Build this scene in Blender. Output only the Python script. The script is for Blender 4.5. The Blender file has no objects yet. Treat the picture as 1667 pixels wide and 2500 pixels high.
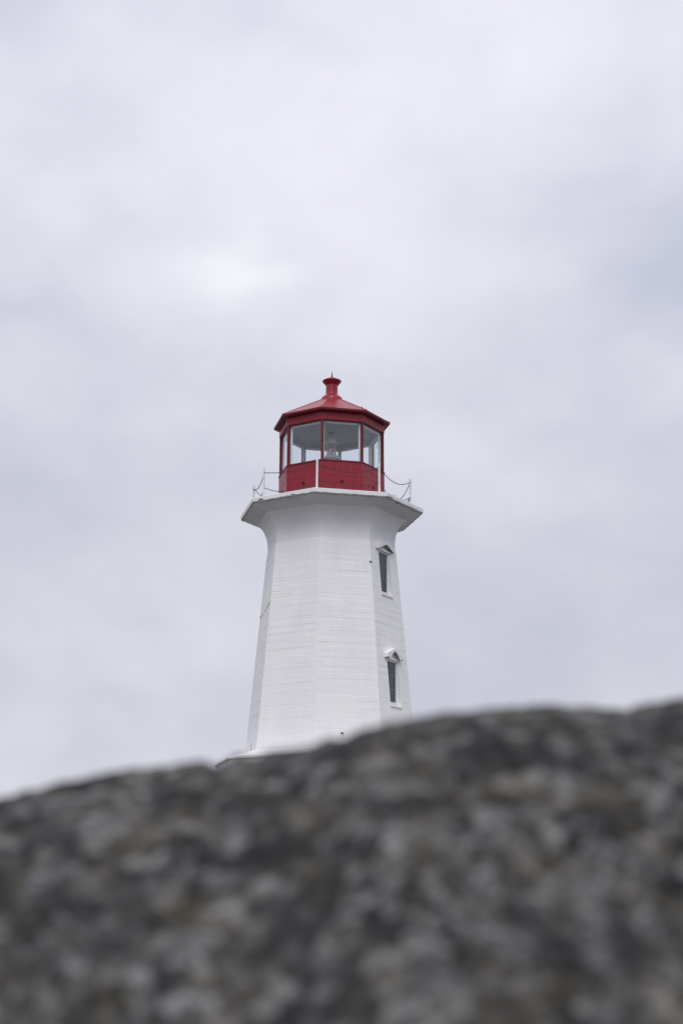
import bpy, bmesh, math, random
import numpy as np
from mathutils import Vector, Matrix, noise

rad = math.radians
scene = bpy.context.scene
COL = scene.collection

# ------------------------------------------------------------------ camera
PITCH, ROLL, F_PX = 0.261825, 0.0038625, 3500.0
cam_data = bpy.data.cameras.new("camera")
cam = bpy.data.objects.new("camera", cam_data)
COL.objects.link(cam)
fwd = Vector((0, math.cos(PITCH), math.sin(PITCH)))
up = Vector((0, -math.sin(PITCH), math.cos(PITCH)))
rt = Vector((1, 0, 0))
r2 = rt * math.cos(ROLL) + up * math.sin(ROLL)
u2 = up * math.cos(ROLL) - rt * math.sin(ROLL)
cam.matrix_world = Matrix((r2, u2, -fwd)).transposed().to_4x4()
cam_data.sensor_fit = 'VERTICAL'
cam_data.sensor_height = 36.0
cam_data.sensor_width = 24.0
cam_data.lens = F_PX / 2500 * 36
cam_data.clip_start = 0.05
cam_data.clip_end = 20000
cam_data.dof.use_dof = True
cam_data.dof.focus_distance = 46.0
cam_data.dof.aperture_fstop = 3.1
cam_data.dof.aperture_blades = 9
scene.camera = cam

# ------------------------------------------------------------------ sky and sun
SUN_EL, SUN_AZ = rad(52), rad(-4)      # sun behind the camera, azimuth from the -y axis
sun_dir = Vector((math.sin(SUN_AZ) * math.cos(SUN_EL), -math.cos(SUN_AZ) * math.cos(SUN_EL), math.sin(SUN_EL)))
world = bpy.data.worlds.new("World")
scene.world = world
world.use_nodes = True
nt = world.node_tree
nt.nodes.clear()
N = lambda t, **k: _n(nt, t, **k)
def _n(tree, t, **k):
    n = tree.nodes.new(t)
    for a, b in k.items():
        setattr(n, a, b)
    return n
def math_node(tree, op, a, b=None, c=None, clamp=False):
    n = tree.nodes.new('ShaderNodeMath'); n.operation = op; n.use_clamp = clamp
    for i, v in enumerate((a, b, c)):
        if v is None: continue
        if isinstance(v, (int, float)): n.inputs[i].default_value = v
        else: tree.links.new(v, n.inputs[i])
    return n.outputs[0]
def mix_node(tree, fac, a, b, blend='MIX'):
    n = tree.nodes.new('ShaderNodeMix'); n.data_type = 'RGBA'; n.blend_type = blend
    for s, v in ((n.inputs[0], fac), (n.inputs[6], a), (n.inputs[7], b)):
        if isinstance(v, (int, float)): s.default_value = v
        elif isinstance(v, tuple): s.default_value = (*v, 1) if len(v) == 3 else v
        else: tree.links.new(v, s)
    return n.outputs[2]
def ramp_node(tree, fac, stops, interp='LINEAR'):
    n = tree.nodes.new('ShaderNodeValToRGB'); n.color_ramp.interpolation = interp
    e = n.color_ramp.elements
    while len(e) < len(stops): e.new(0.5)
    for el, (p, c) in zip(e, stops):
        el.position = p
        el.color = (c, c, c, 1) if isinstance(c, (int, float)) else (*c, 1)
    tree.links.new(fac, n.inputs[0])
    return n.outputs[0]
def noise_node(tree, vec, scale, detail=4, rough=0.5, dist=0.0, out=0):
    n = tree.nodes.new('ShaderNodeTexNoise')
    n.inputs['Scale'].default_value = scale; n.inputs['Detail'].default_value = detail
    n.inputs['Roughness'].default_value = rough; n.inputs['Distortion'].default_value = dist
    if vec is not None: tree.links.new(vec, n.inputs['Vector'])
    return n.outputs[out]
def mapping_node(tree, vec, loc=(0, 0, 0), rot=(0, 0, 0), scale=(1, 1, 1)):
    n = tree.nodes.new('ShaderNodeMapping')
    n.inputs['Location'].default_value = loc; n.inputs['Rotation'].default_value = rot; n.inputs['Scale'].default_value = scale
    tree.links.new(vec, n.inputs['Vector'])
    return n.outputs[0]

CLOUD_PATCHES = [(-1.5, 29, 8, 8, 0.13), (-4.4, 25.7, 2.6, 1.1, 0.17), (-2.9, 25.2, 1.6, 0.8, 0.09), (-9, 24.8, 5, 1.6, 0.06), (7, 33, 9, 3.5, 0.08), (-16, 37, 6, 4.5, -0.20), (15, 24.5, 4.5, 4.5, -0.20), (-15, 28, 5, 3, -0.05),
                 (-14, 21.8, 4.5, 1.5, -0.14), (-2, 20, 12, 2.6, -0.05), (15, 19.5, 3, 2, 0.05), (-12, 14.5, 5, 3, -0.10), (-10, 9.3, 5, 1.2, 0.09), (-15, 7.5, 2.5, 2, -0.07), (9, 12, 7, 3, -0.03),
                 (30, 30, 14, 9, 0.07), (-34, 24, 12, 8, 0.06), (42, 14, 10, 5, -0.07), (-45, 12, 12, 4, -0.05)]
tc = N('ShaderNodeTexCoord')
sep = N('ShaderNodeSeparateXYZ'); nt.links.new(tc.outputs['Generated'], sep.inputs[0])
# cloud cover: soft 3-D noise over the directions of the sky, warped, with broad thick and thin places
DIRV = mapping_node(nt, tc.outputs['Generated'], rot=(0, rad(10), 0), scale=(1, 1, 1.5))
warpc = noise_node(nt, DIRV, 5.0, 4, 0.55, 0.0, 1)
wm = N('ShaderNodeVectorMath', operation='MULTIPLY_ADD')
nt.links.new(warpc, wm.inputs[0]); wm.inputs[1].default_value = (0.13, 0.13, 0.13); nt.links.new(tc.outputs['Generated'], wm.inputs[2])
WARP = N('ShaderNodeVectorMath', operation='SUBTRACT'); nt.links.new(wm.outputs[0], WARP.inputs[0]); WARP.inputs[1].default_value = (0.065, 0.065, 0.065)
wsep = N('ShaderNodeSeparateXYZ'); nt.links.new(WARP.outputs[0], wsep.inputs[0])
az = math_node(nt, 'ARCTAN2', wsep.outputs[0], wsep.outputs[1])
el = math_node(nt, 'ARCSINE', wsep.outputs[2])
c_big = noise_node(nt, mapping_node(nt, DIRV, loc=(2.1, 0.4, 0.3)), 2.6, 3, 0.5, 0.1)
c_mid = noise_node(nt, mapping_node(nt, DIRV, loc=(4.4, 1.2, 2.0)), 6.5, 8, 0.52, 0.15)
cl = math_node(nt, 'ADD', math_node(nt, 'MULTIPLY', c_big, 0.34), math_node(nt, 'MULTIPLY', c_mid, 0.54))
cl = math_node(nt, 'ADD', cl, 0.035)
# (azimuth, elevation, widths, thickness) in degrees: thin bright and thick grey places in the cover
for a_, e_, wa, we, amp in CLOUD_PATCHES:
    da = math_node(nt, 'MULTIPLY', math_node(nt, 'SUBTRACT', az, rad(a_)), 1 / rad(wa))
    de = math_node(nt, 'MULTIPLY', math_node(nt, 'SUBTRACT', el, rad(e_)), 1 / rad(we))
    r2n = math_node(nt, 'ADD', math_node(nt, 'MULTIPLY', da, da), math_node(nt, 'MULTIPLY', de, de))
    cl = math_node(nt, 'MULTIPLY_ADD', math_node(nt, 'EXPONENT', math_node(nt, 'MULTIPLY', r2n, -1.0)), amp, cl)
cloud = ramp_node(nt, cl, [(0.22, (0.555, 0.575, 0.688)), (0.42, (0.680, 0.688, 0.780)), (0.56, (0.785, 0.783, 0.870)), (0.70, (0.865, 0.86, 0.93)), (0.90, (0.97, 0.965, 1.0))])
# overcast: gently brighter towards the zenith
grad = math_node(nt, 'ADD', math_node(nt, 'MULTIPLY', math_node(nt, 'MAXIMUM', sep.outputs[2], 0.0), 0.42), 0.855)
cloud = mix_node(nt, 1.0, cloud, grad, 'MULTIPLY')
skytex = N('ShaderNodeTexSky', sky_type='NISHITA', sun_disc=False, sun_elevation=SUN_EL, sun_rotation=math.pi - SUN_AZ * -1)
bg_sky = N('ShaderNodeBackground'); nt.links.new(skytex.outputs[0], bg_sky.inputs[0]); bg_sky.inputs[1].default_value = 0.1
bg_cl = N('ShaderNodeBackground'); nt.links.new(cloud, bg_cl.inputs[0]); bg_cl.inputs[1].default_value = 1.0
mixw = N('ShaderNodeMixShader'); mixw.inputs[0].default_value = 0.97
nt.links.new(bg_sky.outputs[0], mixw.inputs[1]); nt.links.new(bg_cl.outputs[0], mixw.inputs[2])
wout = N('ShaderNodeOutputWorld'); nt.links.new(mixw.outputs[0], wout.inputs[0])

sun_data = bpy.data.lights.new("sun", 'SUN')
sun_data.energy = 1.5
sun_data.angle = rad(42)
sun_data.color = (1.0, 0.975, 0.95)
sun = bpy.data.objects.new("sun", sun_data); COL.objects.link(sun)
sun.rotation_euler = sun_dir.to_track_quat('Z', 'Y').to_euler()

scene.view_settings.view_transform = 'Standard'
scene.view_settings.look = 'None'
scene.view_settings.exposure = 0.0
scene.view_settings.gamma = 1.0
scene.view_settings.use_curve_mapping = False
scene.render.engine = 'CYCLES'
scene.cycles.max_bounces = 10
scene.cycles.transparent_max_bounces = 16

# ------------------------------------------------------------------ materials
def new_mat(name, rough=0.6, spec=0.4):
    m = bpy.data.materials.new(name); m.use_nodes = True
    t = m.node_tree
    b = t.nodes['Principled BSDF']
    b.inputs['Roughness'].default_value = rough
    b.inputs['Specular IOR Level'].default_value = spec
    return m, t, b
def obj_coord(t):
    n = t.nodes.new('ShaderNodeTexCoord'); return n.outputs['Object']
def bump(t, b, height, strength, dist):
    n = t.nodes.new('ShaderNodeBump'); n.inputs['Strength'].default_value = strength; n.inputs['Distance'].default_value = dist
    t.links.new(height, n.inputs['Height']); t.links.new(n.outputs[0], b.inputs['Normal'])

def white_concrete():
    m, t, b = new_mat("white_painted_concrete", 0.62, 0.3)
    oc = obj_coord(t)
    blot = noise_node(t, mapping_node(t, oc, scale=(1, 1, 0.5)), 0.9, 6, 0.6)
    col = ramp_node(t, blot, [(0.3, (0.76, 0.76, 0.775)), (0.5, (0.80, 0.80, 0.81)), (0.7, (0.82, 0.815, 0.81))])
    # form-board tone: long flat streaks
    streak = noise_node(t, mapping_node(t, oc, scale=(1.1, 1.1, 16)), 1.0, 4, 0.6)
    col = mix_node(t, ramp_node(t, streak, [(0.42, 0.0), (0.72, 0.08)]), col, (0.66, 0.66, 0.66))
    # faint runs of rain and rust down the faces
    runs = noise_node(t, mapping_node(t, oc, scale=(3.2, 3.2, 0.22)), 1.6, 6, 0.62)
    col = mix_node(t, ramp_node(t, runs, [(0.50, 0.0), (0.74, 0.14)]), col, (0.57, 0.555, 0.52))
    patch = noise_node(t, mapping_node(t, oc, loc=(4, 2, 7), scale=(1, 1, 2.2)), 1.3, 2, 0.4)
    col = mix_node(t, ramp_node(t, patch, [(0.56, 0.0), (0.575, 0.35)]), col, (0.79, 0.79, 0.80))
    # small specks of bare or rusty concrete
    speck = noise_node(t, oc, 7.0, 3, 0.6)
    col = mix_node(t, ramp_node(t, speck, [(0.735, 0.0), (0.78, 0.55)]), col, (0.38, 0.36, 0.33))
    t.links.new(col, b.inputs['Base Color'])
    fine = noise_node(t, mapping_node(t, oc, scale=(1, 1, 4)), 9.0, 6, 0.65)
    bump(t, b, fine, 0.5, 0.012)
    return m
def bare_concrete():
    m, t, b = new_mat("bare_weathered_concrete", 0.85, 0.2)
    oc = obj_coord(t)
    n1 = noise_node(t, oc, 9, 6, 0.65)
    col = ramp_node(t, n1, [(0.3, (0.20, 0.20, 0.185)), (0.55, (0.36, 0.355, 0.33)), (0.75, (0.48, 0.475, 0.45))])
    t.links.new(col, b.inputs['Base Color'])
    bump(t, b, noise_node(t, oc, 30, 6, 0.7), 0.6, 0.02)
    return m
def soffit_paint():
    m, t, b = new_mat("shaded_weathered_soffit_paint", 0.75, 0.25)
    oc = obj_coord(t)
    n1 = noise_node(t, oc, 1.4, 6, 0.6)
    col = ramp_node(t, n1, [(0.3, (0.58, 0.58, 0.585)), (0.6, (0.67, 0.67, 0.675))])  # white wall paint greyed to carry the shade under the gallery
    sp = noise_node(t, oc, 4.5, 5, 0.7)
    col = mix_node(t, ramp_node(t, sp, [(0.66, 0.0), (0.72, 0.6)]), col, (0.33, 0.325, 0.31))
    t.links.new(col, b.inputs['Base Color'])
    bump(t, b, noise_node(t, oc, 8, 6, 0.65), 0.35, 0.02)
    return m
def red_paint(name, rough, c1, c2):
    m, t, b = new_mat(name, rough, 0.35)
    oc = obj_coord(t)
    n1 = noise_node(t, mapping_node(t, oc, scale=(1, 1, 0.6)), 2.2, 6, 0.62)
    col = ramp_node(t, n1, [(0.3, c1), (0.7, c2)])
    run = noise_node(t, mapping_node(t, oc, scale=(5, 5, 0.5)), 1.5, 5, 0.6)
    col = mix_node(t, ramp_node(t, run, [(0.48, 0.0), (0.75, 0.45)]), col, tuple(min(1, c * 1.25 + 0.02) for c in c2))
    n2 = noise_node(t, oc, 14, 5, 0.7)
    col = mix_node(t, ramp_node(t, n2, [(0.68, 0.0), (0.8, 0.25)]), col, (0.32, 0.13, 0.13))
    t.links.new(col, b.inputs['Base Color'])
    rr = ramp_node(t, noise_node(t, oc, 5, 5, 0.6), [(0.3, rough - 0.06), (0.7, rough + 0.12)])
    t.links.new(rr, b.inputs['Roughness'])
    bump(t, b, noise_node(t, oc, 6, 5, 0.6), 0.2, 0.01)
    return m
def plain(name, col, rough=0.5, metal=0.0, var=0.12, scale=12):
    m, t, b = new_mat(name, rough)
    oc = obj_coord(t)
    n1 = noise_node(t, oc, scale, 5, 0.6)
    lo = tuple(c * (1 - var) for c in col); hi = tuple(min(1, c * (1 + var)) for c in col)
    t.links.new(ramp_node(t, n1, [(0.3, lo), (0.7, hi)]), b.inputs['Base Color'])
    b.inputs['Metallic'].default_value = metal
    return m
def glass(name, tint, dirt=0.02):
    m = bpy.data.materials.new(name); m.use_nodes = True
    t = m.node_tree; t.nodes.clear()
    out = t.nodes.new('ShaderNodeOutputMaterial')
    tr = t.nodes.new('ShaderNodeBsdfTransparent'); tr.inputs[0].default_value = (*tint, 1)
    gl = t.nodes.new('ShaderNodeBsdfGlossy'); gl.inputs['Roughness'].default_value = 0.02
    gl.inputs[0].default_value = (0.95, 0.97, 1, 1)
    df = t.nodes.new('ShaderNodeBsdfDiffuse'); df.inputs[0].default_value = (0.55, 0.58, 0.6, 1)
    lwt = t.nodes.new('ShaderNodeLayerWeight'); lwt.inputs[0].default_value = 0.5
    p5 = math_node(t, 'POWER', lwt.outputs['Facing'], 5.0)
    frs = math_node(t, 'MULTIPLY_ADD', p5, 0.90, 0.06)          # both faces of a pane
    tcn = t.nodes.new('ShaderNodeTexCoord')
    nz = noise_node(t, tcn.outputs['Object'], 1.6, 5, 0.6)
    d = math_node(t, 'MULTIPLY', nz, dirt * 2)
    mx0 = t.nodes.new('ShaderNodeMixShader'); t.links.new(d, mx0.inputs[0]); t.links.new(tr.outputs[0], mx0.inputs[1]); t.links.new(df.outputs[0], mx0.inputs[2])
    mx = t.nodes.new('ShaderNodeMixShader')
    t.links.new(frs, mx.inputs[0]); t.links.new(mx0.outputs[0], mx.inputs[1]); t.links.new(gl.outputs[0], mx.inputs[2])
    t.links.new(mx.outputs[0], out.inputs[0])
    return m

M_WHITE = white_concrete()
M_BARE = bare_concrete()
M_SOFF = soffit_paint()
M_RED = red_paint("red_wall_paint", 0.40, (0.205, 0.010, 0.021), (0.25, 0.014, 0.027))
M_ROOF = red_paint("red_roof_paint", 0.30, (0.23, 0.010, 0.022), (0.295, 0.015, 0.031))
M_DKRED = red_paint("dark_red_trim_eave_shade_paint", 0.42, (0.115, 0.007, 0.013), (0.15, 0.010, 0.018))  # trim red; on the roof soffit its darkness stands in for eave shade
M_INNER = plain("white_interior_paint", (0.72, 0.75, 0.76), 0.5)
M_POST = plain("white_post_paint", (0.70, 0.70, 0.70), 0.5, var=0.06)
M_CHAIN = plain("dark_galvanised_chain", (0.05, 0.05, 0.056), 0.45, 0.5)
M_RUST = plain("rusty_iron", (0.045, 0.035, 0.028), 0.8)
M_BLACK = plain("dark_vent_inside", (0.012, 0.008, 0.008), 0.8)
M_LGLASS = glass("lantern_glass", (0.92, 0.965, 0.98), 0.045)
M_WGLASS = glass("tower_window_glass", (0.50, 0.66, 0.72), 0.04)
M_CEIL = plain('shaded_white_ceiling_paint', (0.40, 0.43, 0.45), 0.6)  # white ceiling coloured grey to stand in for shade inside the lantern
M_LINING = plain('grey_floor_paint', (0.22, 0.23, 0.24), 0.6)
M_BARGREY = plain('grey_glazing_bar_paint', (0.24, 0.27, 0.29), 0.5)
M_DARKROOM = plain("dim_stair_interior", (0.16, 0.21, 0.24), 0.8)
M_LAMP = plain("grey_lamp_housing", (0.84, 0.86, 0.87), 0.45, var=0.04)
M_LENS = glass("beacon_lens_glass", (0.93, 0.80, 0.84), 0.36)
mm, tt, bb = new_mat("glowing_red_lamp", 0.4)
bb.inputs['Base Color'].default_value = (0.6, 0.02, 0.06, 1)
bb.inputs['Emission Color'].default_value = (1.0, 0.16, 0.24, 1); bb.inputs['Emission Strength'].default_value = 0.9
M_GLOW = mm

# ------------------------------------------------------------------ mesh helpers
class MB:
    def __init__(self): self.v = []; self.f = []
    def add(self, vs, fs):
        o = len(self.v); self.v += [tuple(v) for v in vs]; self.f += [tuple(i + o for i in f) for f in fs]
    def box(self, c, s, axes=None):
        ax = axes or ((1, 0, 0), (0, 1, 0), (0, 0, 1))
        ax = [Vector(a) for a in ax]; c = Vector(c)
        vs = []
        for i in (-1, 1):
            for j in (-1, 1):
                for k in (-1, 1):
                    vs.append(c + ax[0] * (i * s[0] / 2) + ax[1] * (j * s[1] / 2) + ax[2] * (k * s[2] / 2))
        self.add(vs, [(0, 1, 3, 2), (4, 6, 7, 5), (0, 4, 5, 1), (2, 3, 7, 6), (0, 2, 6, 4), (1, 5, 7, 3)])
    def prism(self, outline, d0, d1, fn):
        """outline: list of 2-D points; fn(a, b, d) -> 3-D; caps as one polygon each"""
        n = len(outline)
        vs = [fn(a, b, d0) for a, b in outline] + [fn(a, b, d1) for a, b in outline]
        fs = [tuple(range(n))[::-1], tuple(range(n, 2 * n))] + [(i, (i + 1) % n, n + (i + 1) % n, n + i) for i in range(n)]
        self.add(vs, fs)
    def tube(self, pts, r, seg=10, cap=True):
        pts = [Vector(p) for p in pts]
        rs = r if isinstance(r, (list, tuple)) else [r] * len(pts)
        vs = []; fs = []
        for i, p in enumerate(pts):
            d = (pts[min(i + 1, len(pts) - 1)] - pts[max(i - 1, 0)]).normalized()
            a = d.orthogonal().normalized() if abs(d.z) < 0.99 else Vector((1, 0, 0))
            b = d.cross(a).normalized()
            for k in range(seg):
                t = 2 * math.pi * k / seg
                vs.append(p + (a * math.cos(t) + b * math.sin(t)) * rs[i])
        for i in range(len(pts) - 1):
            for k in range(seg):
                fs.append((i * seg + k, i * seg + (k + 1) % seg, (i + 1) * seg + (k + 1) % seg, (i + 1) * seg + k))
        if cap:
            fs.append(tuple(range(seg))[::-1]); fs.append(tuple((len(pts) - 1) * seg + k for k in range(seg)))
        self.add(vs, fs)
    def lathe(self, prof, seg=32, c=(0, 0), a0=0.0):
        vs = []; fs = []
        for R, z in prof:
            for k in range(seg):
                t = a0 + 2 * math.pi * k / seg
                vs.append((c[0] + R * math.sin(t), c[1] - R * math.cos(t), z))
        for i in range(len(prof) - 1):
            for k in range(seg):
                fs.append((i * seg + k, i * seg + (k + 1) % seg, (i + 1) * seg + (k + 1) % seg, (i + 1) * seg + k))
        self.add(vs, fs)
    def build(self, name, mat, parent=None, smooth=False, bevel=0.0, mats=None):
        me = bpy.data.meshes.new(name)
        me.from_pydata(self.v, [], self.f)
        bm = bmesh.new(); bm.from_mesh(me); bmesh.ops.recalc_face_normals(bm, faces=bm.faces)
        if bevel:
            es = [e for e in bm.edges if len(e.link_faces) == 2 and e.calc_face_angle(0) > 0.5]
            bmesh.ops.bevel(bm, geom=es, offset=bevel, segments=2, affect='EDGES', profile=0.5)
        bm.to_mesh(me); bm.free()
        me.materials.append(mat)
        for m in mats or []: me.materials.append(m)
        if smooth:
            me.polygons.foreach_set('use_smooth', [True] * len(me.polygons))
        o = bpy.data.objects.new(name, me); COL.objects.link(o)
        if parent is not None: o.parent = parent
        return o
def tag(o, label=None, cat=None, group=None, kind=None):
    for k, v in (('label', label), ('category', cat), ('group', group), ('kind', kind)):
        if v: o[k] = v
    return o
def empty(name, loc, rz=0.0):
    o = bpy.data.objects.new(name, None); COL.objects.link(o); o.location = loc; o.rotation_euler = (0, 0, rz)
    o.empty_display_size = 0.3
    return o

# ------------------------------------------------------------------ ground, sea
X0, D, TH = -0.33778, 45.08, -0.164356
ZB = 3.55                                   # ground level at the lighthouse
C8 = math.cos(math.pi / 8)

def ground_h(x, y):
    r2_ = (x - X0) ** 2 + (y - D) ** 2
    dome = 4.75 * math.exp(-r2_ / (2 * 11.0 ** 2))
    n = noise.fractal(Vector((x * 0.16, y * 0.16, 3.0)), 1.0, 2.0, 5) * 0.42 + abs(noise.noise(Vector((x * 0.07, y * 0.09, 8.0)))) * 0.8 - 0.25
    n *= min(1.0, max(0.15, (math.sqrt(r2_) - 4.5) / 6))
    far = max(0.0, math.hypot(x, y - 20) - 45) / 60
    return -1.15 + dome + n - 9.0 * min(1.0, far) ** 1.3

def axis_pts(lo, hi, c, fine, far):
    out = [c]; s = fine; p = c
    while p < hi:
        p += s; out.append(p); s = min(far, s * 1.09)
    s = fine; p = c
    while p > lo:
        p -= s; out.insert(0, p); s = min(far, s * 1.09)
    return out
def heightfield(xs, ys, fn):
    b = MB()
    b.v = [(x, y, fn(x, y)) for y in ys for x in xs]
    n = len(xs)
    b.f = [(j * n + i, j * n + i + 1, (j + 1) * n + i + 1, (j + 1) * n + i) for j in range(len(ys) - 1) for i in range(n - 1)]
    return b
def granite_material(name, cell, tone=1.0, lichen=True, bump_d=0.01):
    m, t, b = new_mat(name, 0.82, 0.25)
    oc = obj_coord(t)
    warp = noise_node(t, oc, cell * 0.9, 3, 0.6, out=1)
    wv = t.nodes.new('ShaderNodeVectorMath'); wv.operation = 'MULTIPLY_ADD'
    t.links.new(warp, wv.inputs[0]); wv.inputs[1].default_value = (0.9 / cell,) * 3; t.links.new(oc, wv.inputs[2])
    k = tone
    def voronoi(scale, vec):
        n = t.nodes.new('ShaderNodeTexVoronoi'); n.inputs['Scale'].default_value = scale; n.inputs['Randomness'].default_value = 1
        t.links.new(vec, n.inputs['Vector'])
        sp_ = t.nodes.new('ShaderNodeSeparateColor'); t.links.new(n.outputs['Color'], sp_.inputs[0])
        return n.outputs['Distance'], sp_
    # fine matrix of dark mica, grey quartz and feldspar, gathered into clumps
    _, grain = voronoi(cell * 2.2, wv.outputs[0])
    _, grain2 = voronoi(cell * 0.95, wv.outputs[0])
    clump = noise_node(t, oc, cell * 0.46, 6, 0.66, 0.0)
    v = math_node(t, 'MULTIPLY_ADD', grain.outputs[0], 0.20, math_node(t, 'MULTIPLY_ADD', grain2.outputs[0], 0.26, clump))
    col = ramp_node(t, math_node(t, 'ADD', v, -0.23), [(0.34, (0.012 * k, 0.012 * k, 0.013 * k)), (0.45, (0.046 * k, 0.046 * k, 0.048 * k)), (0.53, (0.098 * k, 0.097 * k, 0.097 * k)),
                         (0.62, (0.21 * k, 0.208 * k, 0.205 * k)), (0.74, (0.42 * k, 0.415 * k, 0.41 * k))])
    if lichen:
        ln = noise_node(t, mapping_node(t, oc, loc=(2, 1, 6)), cell * 0.30, 6, 0.62, 0.0)
        col = mix_node(t, ramp_node(t, ln, [(0.47, 0.0), (0.62, 0.75)]), col, mix_node(t, 0.42, col, (0.24 * k, 0.208 * k, 0.13 * k)))
        # dark lichen crust
        dl = noise_node(t, mapping_node(t, oc, loc=(7, 3, 2)), cell * 0.19, 6, 0.62, 0.0)
        col = mix_node(t, ramp_node(t, dl, [(0.50, 0.0), (0.64, 0.80)]), col, (0.030 * k, 0.030 * k, 0.033 * k))
        # large pale feldspar crystals, some bluish
        fd, fc = voronoi(cell * 0.62, wv.outputs[0])
        pick = math_node(t, 'MULTIPLY', ramp_node(t, fc.outputs[0], [(0.70, 0.0), (0.76, 1.0)]), math_node(t, 'MULTIPLY', ramp_node(t, fd, [(0.10, 0.75), (0.55, 0.0)]), ramp_node(t, noise_node(t, oc, cell * 0.5, 5, 0.65), [(0.36, 0.15), (0.62, 1.0)])))
        fcol = ramp_node(t, fc.outputs[1], [(0.0, (0.40 * k, 0.395 * k, 0.38 * k)), (0.45, (0.44 * k, 0.44 * k, 0.44 * k)), (0.7, (0.32 * k, 0.345 * k, 0.39 * k))], 'CONSTANT')
        col = mix_node(t, pick, col, fcol)
    t.links.new(col, b.inputs['Base Color'])
    bump(t, b, noise_node(t, oc, cell * 2, 6, 0.65), 0.8, bump_d)
    return m

M_GROUND = granite_material("granite_ground", 6.0, 1.0, True, 0.03)
gx = axis_pts(-160, 160, X0, 0.5, 6); gy = axis_pts(-90, 200, 30, 0.7, 6)
g = heightfield(gx, gy, ground_h).build("ground", M_GROUND, smooth=True)
tag(g, "grey granite headland running from the camera to the lighthouse", kind='structure')

sm, st, sb = new_mat("sea_water", 0.12, 0.5)
sb.inputs['Base Color'].default_value = (0.02, 0.035, 0.045, 1)
bump(st, sb, noise_node(st, mapping_node(st, obj_coord(st), scale=(1, 1.6, 1)), 0.35, 7, 0.6), 0.6, 0.6)
s_ = MB(); s_.lathe([(0.0, -6.0), (60, -6.0), (400, -6.0), (2500, -6.0), (9000, -6.0)], 48)
so = s_.build("sea", sm); tag(so, "dark grey sea stretching to the horizon", kind='structure')

# ------------------------------------------------------------------ lighthouse
root = empty("lighthouse", (X0, D, ZB), TH)
tag(root, "white octagonal concrete lighthouse with a red lantern room rising behind the dark rock", "lighthouse")
def Z(z): return z - ZB
def vx(R, k, z): a = k * math.pi / 4; return Vector((R * math.sin(a), -R * math.cos(a), Z(z)))
def face_axes(k):                      # face between vertex k and k+1
    a = (k + 0.5) * math.pi / 4
    return Vector((math.sin(a), -math.cos(a), 0)), Vector((math.cos(a), math.sin(a), 0))
def fp(k, u, n, z):
    nn, tt_ = face_axes(k); p = nn * n + tt_ * u; return Vector((p.x, p.y, Z(z)))
TA, TB = 3.0912, 0.091805
def Rw(z): return TA - TB * z
def Aw(z): return Rw(z) * C8

rng = random.Random(7)
WIN_FACE = 1
WA = 0.33
WINS = [dict(z0=9.08, z1=10.51, dz=0.0), dict(z0=5.60, z1=7.03, dz=-3.47)]

# wall rows: form boards with uneven depth, then the cove under the gallery
rows = []                               # (z, R, board index)
z = 3.60; bi = 0
zs_board = [z]
while z < 10.55:
    z += rng.uniform(0.105, 0.15); zs_board.append(z)
forced = sorted([w[k] for w in WINS for k in ('z0', 'z1')])
zlist = []
for i, zb in enumerate(zs_board[:-1]):
    zn = zs_board[i + 1]
    for zz in (zb + 0.004, (zb + zn) / 2, zn - 0.004): zlist.append((zz, i))
for fz in forced:
    i = max(j for j in range(len(zs_board)) if zs_board[j] <= fz)
    zlist = [q for q in zlist if abs(q[0] - fz) > 0.006] + [(fz, i)]
zlist.sort()
NB = len(zs_board)
prof = [(zz, Rw(zz), i) for zz, i in zlist]
cove = [(10.75, 2.086), (10.86, 2.082), (10.95, 2.084), (11.03, 2.092), (11.11, 2.104), (11.19, 2.119), (11.27, 2.142), (11.34, 2.168), (11.40, 2.194), (11.46, 2.224), (11.52, 2.258), (11.575, 2.298), (11.612, 2.340), (11.640, 2.384), (11.663, 2.43), (11.685, 2.48)]
for j, (zz, R) in enumerate(cove): prof.append((zz, R, NB + j))
NSUB = 22
wb = MB()
cols_frac = [-1 + 2 * i / NSUB for i in range(NSUB)]
ia = NSUB // 2 - 3; ib = NSUB // 2 + 3    # columns fixed at u = -WA / +WA on the window face
depth = {}
for bidx in range(NB + 40):
    for k in range(8):
        base = rng.gauss(0, 0.0013); br = [rng.uniform(-1, 1) for _ in range(2)]; br.sort()
        segs = [base + rng.gauss(0, 0.0012) for _ in range(3)]
        depth[(bidx, k)] = (br, segs)
joints = {}                              # open construction joints
for k, zz in ((-2 % 8, 8.98), (1, 8.86), (0, 9.0), (-1 % 8, 9.02), (0, 8.22), (-2 % 8, 6.7), (-2 % 8, 5.75), (0, 10.25), (-1 % 8, 9.45), (1, 8.45), (-1 % 8, 5.55), (0, 6.9)):
    i = max(j for j in range(NB) if zs_board[j] <= zz); joints[(i, k)] = 1
idx = {}
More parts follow.
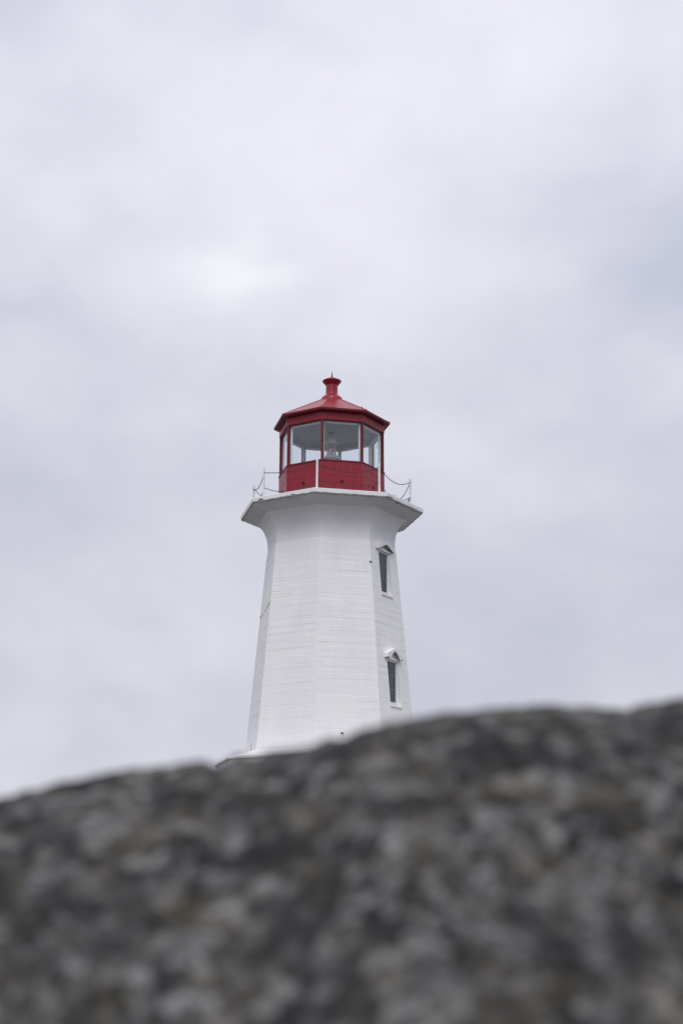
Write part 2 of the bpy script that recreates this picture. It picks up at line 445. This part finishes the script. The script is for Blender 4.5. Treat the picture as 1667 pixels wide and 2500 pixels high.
for ri, (zz, R, bidx) in enumerate(prof):
    for k in range(8):
        hw = R * math.sin(math.pi / 8); ap = R * C8
        for ci, fr in enumerate(cols_frac):
            u = fr * hw
            if k == WIN_FACE and bidx < NB:
                if ci <= ia: u = -hw + (hw - WA) * ci / ia
                elif ci <= ib: u = -WA + 2 * WA * (ci - ia) / (ib - ia)
                else: u = WA + (hw - WA) * (ci - ib) / (NSUB - ib)
            br, segs = depth[(bidx, k)]
            s = 0 if fr < br[0] else (1 if fr < br[1] else 2)
            d = segs[s]
            if bidx >= NB: d = segs[1] * 0.35
            if bidx < NB and (bidx, k) in joints and abs(zz - zs_board[bidx] - 0.004) < 1e-6 and ci != 0:
                d -= 0.004
            if ci == 0:
                d = (d + depth[(bidx, (k - 1) % 8)][1][2]) / 2 * 0.6
                p = Vector((math.sin(k * math.pi / 4), -math.cos(k * math.pi / 4), 0)) * (R + d)
                p = Vector((p.x, p.y, Z(zz)))
            else:
                w_ = noise.noise(Vector((u * 1.3, zz * 1.3, k * 7.0))) * 0.006
                zj = noise.noise(Vector((u * 2.0, bidx * 3.1, k * 5.0 + 2))) * 0.006 if not any(abs(zz - f) < 1e-6 for f in forced) else 0
                p = fp(k, u, ap + d + w_, zz + zj)
            idx[(ri, k, ci)] = len(wb.v); wb.v.append(tuple(p))
for ri in range(len(prof) - 1):
    z0, z1 = prof[ri][0], prof[ri + 1][0]
    for k in range(8):
        for ci in range(NSUB):
            if k == WIN_FACE and ia <= ci < ib and any(w['z0'] - 1e-4 <= z0 and z1 <= w['z1'] + 1e-4 for w in WINS): continue
            k2, c2 = (k, ci + 1) if ci + 1 < NSUB else ((k + 1) % 8, 0)
            wb.f.append((idx[(ri, k, ci)], idx[(ri, k2, c2)], idx[(ri + 1, k2, c2)], idx[(ri + 1, k, ci)]))
wall = wb.build("tower_wall", M_WHITE, root)

# gallery slab: sloping soffit, ragged drip edge, white rim, deck
def ring_mesh(profile, nsub, jitter=None):
    """octagonal ring; profile = [(R, z)], jitter(i, k, frac) -> (dR, dz)"""
    b = MB(); n = 8 * nsub
    for i, (R, zz) in enumerate(profile):
        for k in range(8):
            a0, a1 = vx(1, k, 0), vx(1, k + 1, 0)
            for s in range(nsub):
                f = s / nsub
                dR, dz = jitter(i, k, f) if jitter else (0, 0)
                x = a0.x * (1 - f) + a1.x * f; y = a0.y * (1 - f) + a1.y * f
                b.v.append((x * (R + dR), y * (R + dR), Z(zz + dz)))
    for i in range(len(profile) - 1):
        for j in range(n):
            b.f.append((i * n + j, i * n + (j + 1) % n, (i + 1) * n + (j + 1) % n, (i + 1) * n + j))
    return b
def nz(k, f, s, seed=0.0):
    t = (k + f)
    return noise.noise(Vector((math.cos(t * math.pi / 4) * s, math.sin(t * math.pi / 4) * s, seed)))
def soff_j(i, k, f):
    if i >= 4: return (nz(k, f, 20, 2) * 0.014 - 0.004, nz(k, f, 26, 4) * 0.010 + nz(k, f, 60, 5) * 0.006)
    return (0, nz(k, f, 7, i * 3.0) * 0.006)
ring_mesh([(2.478, 11.684), (2.53, 11.707), (2.6, 11.738), (2.75, 11.806), (2.90, 11.868), (2.965, 11.897), (2.968, 11.94)], 60, soff_j).build("gallery_soffit", M_SOFF, root)
def rim_j(i, k, f):
    if i == 0: return (0, 0)
    if i <= 2:
        chip = max(0.0, nz(k, f, 11, 8) - 0.22) * 0.13 + abs(nz(k, f, 45, 9)) * 0.014
        return (nz(k, f, 50, 1) * 0.004, nz(k, f, 16, 3) * 0.022 + chip)
    return (nz(k, f, 8, 5) * 0.004, nz(k, f, 9, 6) * 0.004)
ring_mesh([(2.88, 11.955), (2.985, 11.925), (3.004, 11.935), (3.008, 12.055), (2.995, 12.066), (1.60, 12.072)], 60, rim_j).build("gallery_deck", M_WHITE, root)
# bare concrete showing along the broken lower edge
def lip_j(i, k, f):
    return (nz(k, f, 40, 12) * 0.012 - 0.002, nz(k, f, 22, 13) * 0.014 + nz(k, f, 70, 14) * 0.008)
ring_mesh([(2.90, 11.885), (2.976, 11.893), (2.990, 11.915), (2.985, 11.945), (2.90, 11.945)], 60, lip_j).build("broken_edge", M_BARE, root)

# apron and foundation
def ap_j(i, k, f): return (nz(k, f, 6, 3 + i) * 0.006, nz(k, f, 5, 6 + i) * 0.008)
ring_mesh([(2.60, 4.272), (2.74, 4.24), (3.2, 4.105), (3.672, 3.984), (3.688, 3.972), (3.686, 3.922), (3.60, 3.915)], 12, ap_j).build("base_apron", M_WHITE, root)
ring_mesh([(3.62, 3.925), (3.62, 3.2)], 6).build("foundation", M_WHITE, root)

# tower windows
def make_window(w, first):
    k = WIN_FACE; z0, z1 = w['z0'], w['z1']
    npane = Aw(z1) - 0.032
    fr = MB()
    # reveal: four sides from the wall face to the vertical frame plane
    def q(u, zz, inner): return fp(k, u, npane if inner else Aw(zz) + 0.004, zz)
    zi0 = z0 + 0.10
    for (ua, za, ub, zb, ia0, ib0) in ((-WA, z0, -WA, z1, zi0, z1), (WA, z1, WA, z0, z1, zi0), (-WA, z1, WA, z1, z1, z1)):
        fr.add([q(ua, za, 0), q(ub, zb, 0), fp(k, ub, npane - 0.06, ib0), fp(k, ua, npane - 0.06, ia0)], [(0, 1, 2, 3)])
    o = fr.build("window", M_WHITE, root)
    o["label"] = "upper tower window under a crisp gabled hood" if first else "lower tower window under a crumbling gabled hood"
    sb_ = MB()
    sb_.prism([(Aw(z0) + 0.035, z0 - 0.03), (Aw(z0) + 0.035, z0 + 0.015), (npane - 0.05, zi0 + 0.01), (npane - 0.05, z0 - 0.03)], -WA - 0.02, WA + 0.02, lambda a, b, d: fp(k, d, a, b))
    sb_.build("sill", M_WHITE, o)
    f2 = MB(); nn, tt_ = face_axes(k); ax = (tt_, nn, Vector((0, 0, 1)))
    fw = 0.050; h = z1 - zi0
    cpos = lambda u, zz, dn=0.0: fp(k, u, npane - 0.02 + dn, zz)
    for s in (-1, 1): f2.box(cpos(s * (WA - fw / 2), (zi0 + z1) / 2), (fw, 0.05, h), ax)
    f2.box(cpos(0, z1 - fw / 2, -0.001), (2 * WA - 2 * fw, 0.046, fw), ax); f2.box(cpos(0, zi0 + fw / 2, -0.001), (2 * WA - 2 * fw, 0.046, fw), ax)
    f2.build("frame", M_INNER, o)
    zl, zh = zi0 + fw, z1 - fw
    cuts = [zl, zl + (zh - zl) * 0.31, zl + (zh - zl) * 0.66, zh]
    for c in cuts[1:3]:
        gb = MB(); gb.box(cpos(0, c, 0.003), (2 * WA - 2 * fw, 0.012, 0.012), ax); gb.build("glazing_bar", M_BARGREY, o)
    for a, b_ in zip(cuts[:-1], cuts[1:]):
        pn = MB(); tilt = rng.uniform(-0.004, 0.004)
        pn.add([cpos(-WA + fw, a, tilt), cpos(WA - fw, a, 0), cpos(WA - fw, b_, -tilt), cpos(-WA + fw, b_, 0)], [(0, 1, 2, 3)])
        pn.build("pane", M_WGLASS, o)
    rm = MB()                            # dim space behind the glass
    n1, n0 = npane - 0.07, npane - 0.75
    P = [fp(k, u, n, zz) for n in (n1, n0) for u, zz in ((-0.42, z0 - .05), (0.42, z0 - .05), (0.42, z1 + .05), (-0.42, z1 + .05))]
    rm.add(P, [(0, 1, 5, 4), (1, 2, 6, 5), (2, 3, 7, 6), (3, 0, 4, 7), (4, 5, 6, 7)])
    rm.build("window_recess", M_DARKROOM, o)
    cu = MB()                            # a bar of the stair behind, seen slanting through the glass
    if first:
        cu.tube([fp(k, -0.4, npane - 0.35, z1 - 0.25), fp(k, 0.3, npane - 0.35, z1 - 0.62)], 0.022, 6); cu.build("stair_rail", M_BLACK, o)
    # hood
    e = w['dz']; nf = Aw(10.5 + e) + 0.125; nb = Aw(10.5 + e) - 0.12
    hd = MB()
    top = [(-0.47, 10.665), (0.0, 10.875), (0.47, 10.665)]
    m = 40
    low = []
    for i in range(m + 1):
        u = 0.47 - 0.94 * i / m
        if first: zz = 10.53 + 0.20 * (1 - abs(u) / 0.47)
        else:
            a = abs(u + 0.01) / 0.47
            zz = 10.545 + 0.215 * max(0, 1 - (a / 0.62) ** 1.8) ** 1.3 - 0.035 * math.exp(-((a - 0.66) / 0.10) ** 2) + 0.03 * math.exp(-((a - 0.86) / 0.07) ** 2) + 0.03 * noise.noise(Vector((u * 17, 3, 1)))
        low.append((u, zz))
    ntop = len(top)
    out = [(a, b + e) for a, b in top] + [(a, b + e) for a, b in low]
    back = [(a, b + e) for a, b in top] + [(u, 10.53 + 0.20 * (1 - abs(u) / 0.47) + e) for u, _ in low]
    nn_ = len(out)
    vs = [fp(k, a, nf, b) for a, b in out] + [fp(k, a, nb, b) for a, b in back]
    hd.v = [tuple(v) for v in vs]
    L = list(range(ntop, nn_))
    # front face as strips between the lower edge and the matching point of the roof line
    topf = {}
    def top_z(u): return 10.665 + 0.21 * (1 - abs(u) / 0.47) + e
    base = len(hd.v)
    for u, _ in low: hd.v.append(tuple(fp(k, u, nf, top_z(u))))
    for u, _ in low: hd.v.append(tuple(fp(k, u, nb, top_z(u))))
    for i in range(m):
        a, b_ = ntop + i, ntop + i + 1
        hd.f.append((a, b_, base + i + 1, base + i))                       # front
        hd.f.append((base + i, base + i + 1, base + m + 2 + i, base + m + 1 + i))  # roof
        hd.f.append((a, nn_ + a, nn_ + b_, b_))                            # soffit
    a = ntop; hd.f.append((a, base, base + m + 1, nn_ + a))
    a = ntop + m; hd.f.append((a, nn_ + a, base + 2 * m + 1, base + m))
    used = sorted({i for f in hd.f for i in f}); mp = {o_: n_ for n_, o_ in enumerate(used)}
    hd.v = [hd.v[i] for i in used]; hd.f = [tuple(mp[i] for i in f) for f in hd.f]
    ho = hd.build("hood", M_WHITE, o, mats=[M_BARE])
    for i in range(m): ho.data.polygons[i * 3 + 2].material_index = 1
    ho["label"] = "smooth white gabled hood" if first else "white gabled hood with a broken wavy lower edge"
    # tympanum band between hood and frame
    ty = MB(); ty.box(fp(k, 0, Aw(10.5 + e) + 0.016, z1 + 0.025), (0.74, 0.05, 0.045), ax); ty.build("lintel", M_WHITE, o)
for i, w in enumerate(WINS): make_window(w, i == 0)

# small iron stubs left in the wall
def stub(k, u, zz, ln, drop):
    b = MB(); a = Aw(zz)
    b.tube([fp(k, u, a - 0.05, zz), fp(k, u, a + ln, zz - 0.005), fp(k, u + 0.05, a + ln + 0.02, zz - drop)], 0.014, 7)
    b.tube([fp(k, u, a - 0.02, zz), fp(k, u, a + 0.012, zz)], 0.03, 8)
    b.build("iron_stub", M_RUST, root)
stub(0, 0.80, 10.02, 0.05, 0.04)
stub(0, -0.19, 4.66, 0.03, 0.03)
# open cracks in the concrete
def crack(k, pts, wdt, mat=None):
    b = MB(); P = []
    n = 14 * (len(pts) - 1)
    for i in range(n + 1):
        t = i / n * (len(pts) - 1); j = min(int(t), len(pts) - 2); f = t - j
        u = pts[j][0] * (1 - f) + pts[j + 1][0] * f; zz = pts[j][1] * (1 - f) + pts[j + 1][1] * f
        zz += 0.02 * noise.noise(Vector((u * 9, zz * 9, 4)))
        wd = wdt * (0.5 + 0.9 * abs(noise.noise(Vector((i * 0.43, k, 2)))))
        P.append((u, zz, wd))
    vert = abs(pts[0][1] - pts[-1][1]) > abs(pts[0][0] - pts[-1][0])
    for u, zz, wd in P:
        a = Aw(zz) + 0.012
        b.v.append(tuple(fp(k, u - (wd if vert else 0), a, zz - (0 if vert else wd))))
        b.v.append(tuple(fp(k, u + (wd if vert else 0), a, zz + (0 if vert else wd))))
        b.v.append(tuple(fp(k, u, a - 0.05, zz)))
    for i in range(n):
        for a0, a1 in ((0, 1), (1, 2), (2, 0)):
            b.f.append((i * 3 + a0, i * 3 + a1, i * 3 + 3 + a1, i * 3 + 3 + a0))
    b.build("crack", mat or M_RUST, root)
crack(-2, [(-0.86, 8.62), (-0.5, 8.66), (-0.30, 8.66)], 0.010)
crack(-2, [(-0.05, 8.70), (0.55, 8.78)], 0.006)
crack(-2, [(0.60, 8.78), (0.84, 8.83)], 0.009)
crack(-2, [(0.02, 4.28), (0.06, 4.55)], 0.012)

# stanchions and chains
RP, ZT = 2.60, 13.09
pm = None
for k in range(8):
    b = MB(); c = vx(RP, k, 0)
    tilt = Vector((rng.uniform(-.012, .012), rng.uniform(-.012, .012), 0))
    def at(zz): return (c.x + tilt.x * (zz - 12.07), c.y + tilt.y * (zz - 12.07), Z(zz))
    b.tube([at(12.06), at(12.55), at(ZT - 0.012), at(ZT)], [0.035, 0.035, 0.035, 0.029], 14)
    b.tube([at(12.06), at(12.095), at(12.097)], [0.075, 0.075, 0.04], 12)
    st_ = b.build("stanchion", M_POST, root)
    for zz in (12.95, 12.44):
        e = MB(); p = Vector(at(zz)); r_ = Vector((c.x, c.y, 0)).normalized()
        t_ = Vector((-r_.y, r_.x, 0))
        e.tube([p - t_ * 0.055, p + t_ * 0.055], 0.012, 6); e.build("eye_bolt", M_CHAIN, st_)
def link_verts(wire=0.0062, L=0.055, W=0.033, seg=12, ring=5):
    vs = []; fs = []
    for i in range(seg):
        t = 2 * math.pi * i / seg
        cx_ = (L - W) / 2 * (1 if math.cos(t) > 0 else -1) + math.cos(t) * (W / 2 - wire); cy_ = math.sin(t) * (W / 2 - wire)
        dx, dy = math.cos(t), math.sin(t)
        for j in range(ring):
            s = 2 * math.pi * j / ring
            vs.append((cx_ + dx * wire * math.cos(s), cy_ + dy * wire * math.cos(s), wire * math.sin(s)))
    for i in range(seg):
        for j in range(ring):
            fs.append((i * ring + j, i * ring + (j + 1) % ring, ((i + 1) % seg) * ring + (j + 1) % ring, ((i + 1) % seg) * ring + j))
    return vs, fs
LV, LF = link_verts()
def chain(p0, p1, sag):
    b = MB(); p0, p1 = Vector(p0), Vector(p1)
    f = lambda t: p0.lerp(p1, t) - Vector((0, 0, 4 * sag * t * (1 - t)))
    pts = [f(i / 200) for i in range(201)]
    acc = [0.0]
    for i in range(200): acc.append(acc[-1] + (pts[i + 1] - pts[i]).length)
    n = int(acc[-1] / 0.045)
    for i in range(n):
        s = (i + 0.5) * acc[-1] / n
        j = next(q for q in range(200) if acc[q + 1] >= s)
        t = (j + (s - acc[j]) / (acc[j + 1] - acc[j])) / 200
        p = f(t); d = (f(min(1, t + .004)) - f(max(0, t - .004))).normalized()
        a = d.cross(Vector((0, 0, 1))).normalized(); c = a.cross(d)
        ang = (math.pi / 2 if i % 2 else 0) + 0.5; y_ = a * math.cos(ang) + c * math.sin(ang); z_ = d.cross(y_)
        b.add([p + d * v[0] + y_ * v[1] + z_ * v[2] for v in LV], LF)
    return b
SAG_U = {-2: 0.2, -1: 0.10, 0: 0.21, 1: 0.24, 2: 0.22, 3: 0.15, 4: 0.2, 5: 0.17}
SAG_L = {-2: 0.2, -1: 0.24, 0: 0.16, 1: 0.27, 2: 0.2, 3: 0.15, 4: 0.2, 5: 0.22}
for k in range(-2, 6):
    for zz, sg in ((12.95, SAG_U[k]), (12.44, SAG_L[k])):
        a, b_ = vx(RP - 0.01, k, zz), vx(RP - 0.01, k + 1, zz)
        d = (b_ - a).normalized() * 0.045
        chain(a + d, b_ - d, sg).build("chain", M_CHAIN, root)
b = chain(vx(RP - 0.02, 2, 12.43) + Vector((-0.03, -0.03, 0)), vx(RP - 0.08, 2, 12.16) + Vector((-0.06, -0.03, 0)), 0.02); b.build("chain_end", M_CHAIN, root)

# ---- lantern room
RL = 1.75; AL = RL * C8; HW = RL * math.sin(math.pi / 8)
ZS, ZW, ZF = 13.344, 14.693, 14.935
lw = MB(); 
lw.add([v for k in range(8) for v in (vx(RL - 0.03, k, 12.05), vx(RL - 0.03, k, ZS - 0.02))], [(2 * k, (2 * k + 2) % 16, (2 * k + 3) % 16, 2 * k + 1) for k in range(8)])
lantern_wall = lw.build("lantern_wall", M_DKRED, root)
cuts = [12.06, 12.33, 12.60, 12.84, 13.08, ZS - 0.03]
for k in range(8):
    for a, c in zip(cuts[:-1], cuts[1:]):
        pb = MB(); dz = rng.uniform(-.004, .004); pr = rng.uniform(-.0025, .0025)
        h0, h1 = a + 0.0025, c - 0.0025
        R0 = RL + pr
        # mitred board: meets its neighbours at the corner
        P = []
        for R in (RL - 0.025, R0):
            for zz in (h0, h1):
                P += [vx(R, k, zz), vx(R, k + 1, zz)]
        pb.add(P, [(4, 5, 7, 6), (0, 2, 3, 1), (0, 1, 5, 4), (2, 6, 7, 3), (0, 4, 6, 2), (1, 3, 7, 5)])
        pb.build("plank", M_RED, lantern_wall)
    vh = MB()
    nn, tt_ = face_axes(k); cc = fp(k, -0.025, AL, 12.65)
    ring = []
    for i in range(18):
        t = 2 * math.pi * i / 18; d = tt_ * math.cos(t) + Vector((0, 0, 1)) * math.sin(t); ring.append(d)
    vs = []
    for R, n in ((0.075, -0.004), (0.072, 0.010), (0.060, 0.012), (0.056, 0.004)): vs += [cc + d * R + nn * n for d in ring]
    vh.add(vs, [(i * 18 + j, i * 18 + (j + 1) % 18, (i + 1) * 18 + (j + 1) % 18, (i + 1) * 18 + j) for i in range(3) for j in range(18)])
    vo = vh.build("vent", M_RED, lantern_wall)
    vd = MB(); vd.add([cc + d * 0.058 + nn * 0.0055 for d in ring], [tuple(range(18))]); v2 = vd.build("vent_opening", M_BLACK, lantern_wall)
# sill with a drip edge
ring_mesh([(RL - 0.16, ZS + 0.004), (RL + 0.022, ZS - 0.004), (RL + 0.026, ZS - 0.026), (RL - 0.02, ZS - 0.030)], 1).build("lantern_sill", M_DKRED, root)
# corner posts and glazed lights
for k in range(8):
    pb = MB(); d = vx(1, k, ZB); d = Vector((d.x, d.y, 0)).normalized(); t_ = Vector((-d.y, d.x, 0))
    c = d * (RL - 0.058)
    for R, sgn in ((1, 1),):
        out = [(-0.030, -0.055), (0.030, -0.055), (0.040, 0.012), (0.024, 0.046), (-0.024, 0.046), (-0.040, 0.012)]
        pb.prism(out, Z(ZS - 0.002), Z(ZW + 0.004), lambda a, b_, h: Vector((c.x + t_.x * a + d.x * b_, c.y + t_.y * a + d.y * b_, h)))
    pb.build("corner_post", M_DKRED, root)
for k in range(8):
    nn, tt_ = face_axes(k); ax = (tt_, nn, Vector((0, 0, 1)))
    o = MB(); n_out = AL - 0.05
    wi = HW - 0.035
    o.box(fp(k, 0, n_out, ZW - 0.018), (2 * wi - 0.06, 0.05, 0.036), ax)
    o.box(fp(k, 0, n_out, ZS + 0.016), (2 * wi - 0.06, 0.05, 0.028), ax)
    for s in (-1, 1): o.box(fp(k, s * (wi - 0.012), n_out, (ZS + ZW) / 2), (0.030, 0.05, ZW - ZS - 0.008), ax)
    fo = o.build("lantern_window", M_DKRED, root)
    i_ = MB(); n_in = AL - 0.135                # white painted inner frame
    wi2 = n_in * math.tan(math.pi / 8)
    for s in (-1, 1): i_.box(fp(k, s * (HW - 0.05), n_in, (ZS + ZW) / 2), (0.035, 0.115, ZW - ZS - 0.02), ax)
    i_.box(fp(k, 0, n_in, ZW - 0.035), (2 * wi2 - 0.19, 0.11, 0.065), ax)
    i_.box(fp(k, 0, n_in, ZS + 0.022), (2 * wi2 - 0.19, 0.11, 0.035), ax)
    i_.build("inner_frame", M_INNER, fo)
    p = MB()
    p.add([fp(k, -wi + 0.02, AL - 0.074, ZS + 0.02), fp(k, wi - 0.02, AL - 0.074, ZS + 0.02), fp(k, wi - 0.02, AL - 0.074, ZW - 0.02), fp(k, -wi + 0.02, AL - 0.074, ZW - 0.02)], [(0, 1, 2, 3)])
    p.build("pane", M_LGLASS, fo)
ring_mesh([(RL - 0.09, ZW + 0.002), (RL + 0.008, ZW), (RL + 0.010, ZF), (RL - 0.05, ZF + 0.03)], 1).build("frieze", M_RED, root)
ring_mesh([(RL - 0.10, ZW + 0.006), (RL - 0.22, ZW + 0.01), (RL - 0.24, ZW + 0.14), (RL - 0.30, ZW + 0.17), (1.0, 15.04), (0.96, 15.00), (0.55, 15.22), (0.0, 15.30)], 1).build("lantern_ceiling", M_CEIL, root)
ring_mesh([(0.0, 12.09), (RL - 0.05, 12.09), (RL - 0.05, ZS - 0.05)], 1).build("lantern_lining", M_LINING, root)
# roof
RE, ZE = 1.949, 15.038
rf = MB()
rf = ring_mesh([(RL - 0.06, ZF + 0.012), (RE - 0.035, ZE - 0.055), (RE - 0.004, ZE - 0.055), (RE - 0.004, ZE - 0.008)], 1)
lroof = rf.build("lantern_roof", M_DKRED, root)  # eave underside: shade put into the colour by the darker red
for k in range(8):
    pb = MB(); P = []
    g0 = 0.0
    for dz in (-0.012, 0.004):
        P += [vx(RE + 0.004, k, ZE + dz), vx(RE + 0.004, k + 1, ZE + dz), vx(0.28, k + 1, 15.935 + dz), vx(0.28, k, 15.935 + dz)]
    pb.add(P, [(0, 1, 2, 3), (4, 7, 6, 5), (0, 4, 5, 1), (1, 5, 6, 2), (2, 6, 7, 3), (3, 7, 4, 0)])
    pb.build("roof_panel", M_ROOF, lroof)
    rb = MB(); rb.tube([vx(RE + 0.006, k, ZE + 0.004), vx(0.29, k, 15.93 + 0.004)], 0.013, 6); rb.build("rib", M_ROOF, lroof)
    if k in (1, 5):
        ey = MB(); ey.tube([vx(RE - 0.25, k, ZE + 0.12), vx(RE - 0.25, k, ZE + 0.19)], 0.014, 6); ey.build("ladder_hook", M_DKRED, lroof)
# ventilator on the apex
vt = MB(); vt.lathe([(0.36, Z(15.885)), (0.345, Z(15.985)), (0.33, Z(15.995)), (0.205, Z(16.115)), (0.199, Z(16.15)), (0.196, Z(16.48))], 40)
vent = vt.build("ventilator", M_ROOF, root); 
for p_ in vent.data.polygons: p_.use_smooth = True
vc = MB(); vc.lathe([(0.185, Z(16.445)), (0.215, Z(16.455)), (0.295, Z(16.545)), (0.318, Z(16.585)), (0.312, Z(16.598)), (0.15, Z(16.685)), (0.03, Z(16.745)), (0.0, Z(16.75))], 40)
vc.build("ventilator_cap", M_ROOF, vent, smooth=False)
sp = MB(); sp.lathe([(0.05, Z(16.715)), (0.030, Z(16.76)), (0.018, Z(16.83)), (0.003, Z(16.965))], 10); sp.build("spike", M_DKRED, vent, smooth=True)

# ------------------------------------------------------------------ beacon lamp inside the lantern
lamp = empty("beacon_lamp", (X0, D, 12.09), TH)
tag(lamp, "pale grey beacon lamp with conical hood and small red glow inside the glazed lantern", "beacon lamp")
L_ = lambda z: z - 12.09
def lpart(name, prof, mat, parent=lamp, seg=28, smooth=True):
    b = MB(); b.lathe([(R, L_(z)) for R, z in prof], seg); return b.build(name, mat, parent, smooth=smooth)
lpart("pedestal", [(0.30, 12.09), (0.30, 12.14), (0.16, 12.18), (0.15, 13.75), (0.22, 13.86)], M_LAMP)
lpart("base_flange", [(0.0, 13.85), (0.27, 13.86), (0.275, 13.93), (0.23, 13.965), (0.19, 14.0), (0.0, 14.0)], M_LAMP)
lpart("hood", [(0.17, 14.385), (0.215, 14.375), (0.215, 14.405), (0.055, 14.695), (0.03, 14.70), (0.03, 14.76)], M_LAMP)
lpart("chimney_cap", [(0.0, 14.755), (0.095, 14.76), (0.095, 14.785), (0.0, 14.80)], M_RUST)
lpart("lens", [(0.155, 14.0), (0.165, 14.10), (0.168, 14.19), (0.165, 14.29), (0.155, 14.38)], M_LENS)
for i in range(4):
    a = rad(45 + 90 * i)
    b = MB(); b.tube([(0.185 * math.cos(a), 0.185 * math.sin(a), L_(14.0)), (0.185 * math.cos(a), 0.185 * math.sin(a), L_(14.385))], 0.009, 6); b.build("cage_rod", M_LAMP, lamp)
lpart("bulb_holder", [(0.045, 14.0), (0.045, 14.09), (0.07, 14.10), (0.0, 14.10)], M_LAMP)
b = MB(); b.tube([(-0.035, -0.08, L_(14.10)), (-0.02, -0.08, L_(14.15)), (0.015, -0.08, L_(14.21)), (0.045, -0.08, L_(14.24))], [0.014, 0.020, 0.014, 0.006], 8); b.build("red_lamp_filament", M_GLOW, lamp, smooth=True)
lpart("red_bulb", [(0.03, 14.10), (0.085, 14.15), (0.095, 14.22), (0.07, 14.30), (0.0, 14.33)], glass("red_bulb_glass", (0.75, 0.38, 0.45), 0.05))

# ------------------------------------------------------------------ granite outcrop in the foreground
SKY = [(-400, 2070), (-200, 2010), (0, 1954), (149, 1915), (298, 1887), (425, 1872), (531, 1862), (638, 1845), (744, 1822), (850, 1790), (957, 1768), (1063, 1748), (1169, 1737),
       (1329, 1727), (1510, 1737), (1667, 1706), (1900, 1690), (2200, 1720)]
YC = 1.40
def target_elev(tx):                      # height of the outcrop's skyline, as a slope, for a bearing x/y
    # invert the camera for points on the skyline
    return float(np.interp(tx, TXS, TZS))
TXS, TZS = [], []
for px, py in SKY:
    py -= 11 if 480 < px < 680 else (3 if 680 < px < 900 else 9)
    a, b_ = (px - 833.5) / F_PX, -(py - 1250) / F_PX
    d = fwd + r2 * a + u2 * b_
    TXS.append(d.x / d.y); TZS.append(d.z / d.y)
xs = sorted(set([round(-0.7 + 0.007 * i, 4) for i in range(201)] + [round(s * (0.70 + 0.02 * 1.16 ** i * i), 4) for i in range(1, 17) for s in (-1, 1)]))
ys = sorted(set([round(0.86 + 0.0075 * i, 4) for i in range(196)] + [0.40, 0.44, 0.50, 0.56, 0.62, 0.68, 0.73, 0.77, 0.80, 0.83] + [round(2.33 + 0.03 * 1.18 ** i * i, 3) for i in range(1, 16)]))
XS, YS = np.array(xs), np.array(ys)
F1 = np.zeros((len(ys), len(xs)))
for j, y in enumerate(ys):
    for i, x in enumerate(xs):
        v = Vector((x, y, 0.0))
        n = noise.fractal(v * 3.0, 1.0, 2.0, 3) * 0.030
        n += noise.fractal(v * 11.0 + Vector((3, 1, 2)), 0.9, 2.1, 3) * 0.005
        n += noise.fractal(v * 36.0 + Vector((7, 1, 2)), 0.8, 2.1, 3) * 0.0055
        pit = noise.noise(v * 24.0 + Vector((9, 4, 1)))
        n -= max(0.0, pit - 0.15) * 0.024 * min(1.0, max(0.25, (1.38 - y) / 0.25))
        F1[j, i] = n
zc = np.array([YC * target_elev(x / YC) - 0.02 for x in xs])
zc = np.where(np.abs(XS) > 1.0, zc - 0.12 * (np.abs(XS) - 1.0) ** 1.3, zc)
S = YC - YS[:, None]
base = np.where(S > 0, -0.24 * S - 0.80 * S ** 2, 0.0) + np.where(S > 0.58, -2.4 * np.maximum(S - 0.58, 0) ** 1.35, 0)
base = base + np.where(S < 0, -0.16 * (-S) - 0.05 * S ** 2, 0.0) - 0.02 * np.exp(-(S / 0.15) ** 2) * 0
mask = np.clip((1.9 - np.abs(XS)) / 1.0, 0, 1)[None, :]
for it in range(6):
    H = zc[None, :] + base + F1
    tx = XS[None, :] / YS[:, None]; te = H / YS[:, None]
    sel = (YS > 1.05) & (YS < 2.6)
    bins = np.linspace(-0.36, 0.36, 60); best = np.full(60, -9.0)
    for bi_ in range(60):
        w = np.abs(tx[sel] - bins[bi_]) < 0.006
        if w.any(): best[bi_] = te[sel][w].max()
    err = np.array([target_elev(t) for t in bins]) - best
    err = np.convolve(np.pad(err, 3, mode='edge'), np.ones(7) / 7, 'valid') * 0.6 + err * 0.4
    zc = zc + YC * np.interp(XS / YC, bins, err) * 0.9
H = zc[None, :] + base + F1
rb = MB()
nx_ = len(xs)
# edges run down into the ground all round, so that it is a closed lump of rock
edge = np.minimum(1, np.minimum((XS - XS[0]) / 0.5, (XS[-1] - XS) / 0.5))[None, :]
back = np.clip((YS[-1] - YS) / 0.6, 0, 1)[:, None]
front = np.clip((YS - YS[0]) / 0.1, 0, 1)[:, None]
H = np.where(True, -2.0 + (H + 2.0) * (np.clip(edge, 0, 1) ** 0.4) * (back ** 0.4) * (front ** 0.3), H)
rb.v = [(xs[i], ys[j], float(H[j, i])) for j in range(len(ys)) for i in range(nx_)]
rb.f = [(j * nx_ + i, j * nx_ + i + 1, (j + 1) * nx_ + i + 1, (j + 1) * nx_ + i) for j in range(len(ys) - 1) for i in range(nx_ - 1)]
M_ROCK = granite_material("speckled_granite", 70.0, 0.54, True, 0.004)
ro = rb.build("granite_outcrop", M_ROCK, smooth=True)
tag(ro, "dark speckled granite outcrop filling the foreground, blurred, in front of the lighthouse", "rock")
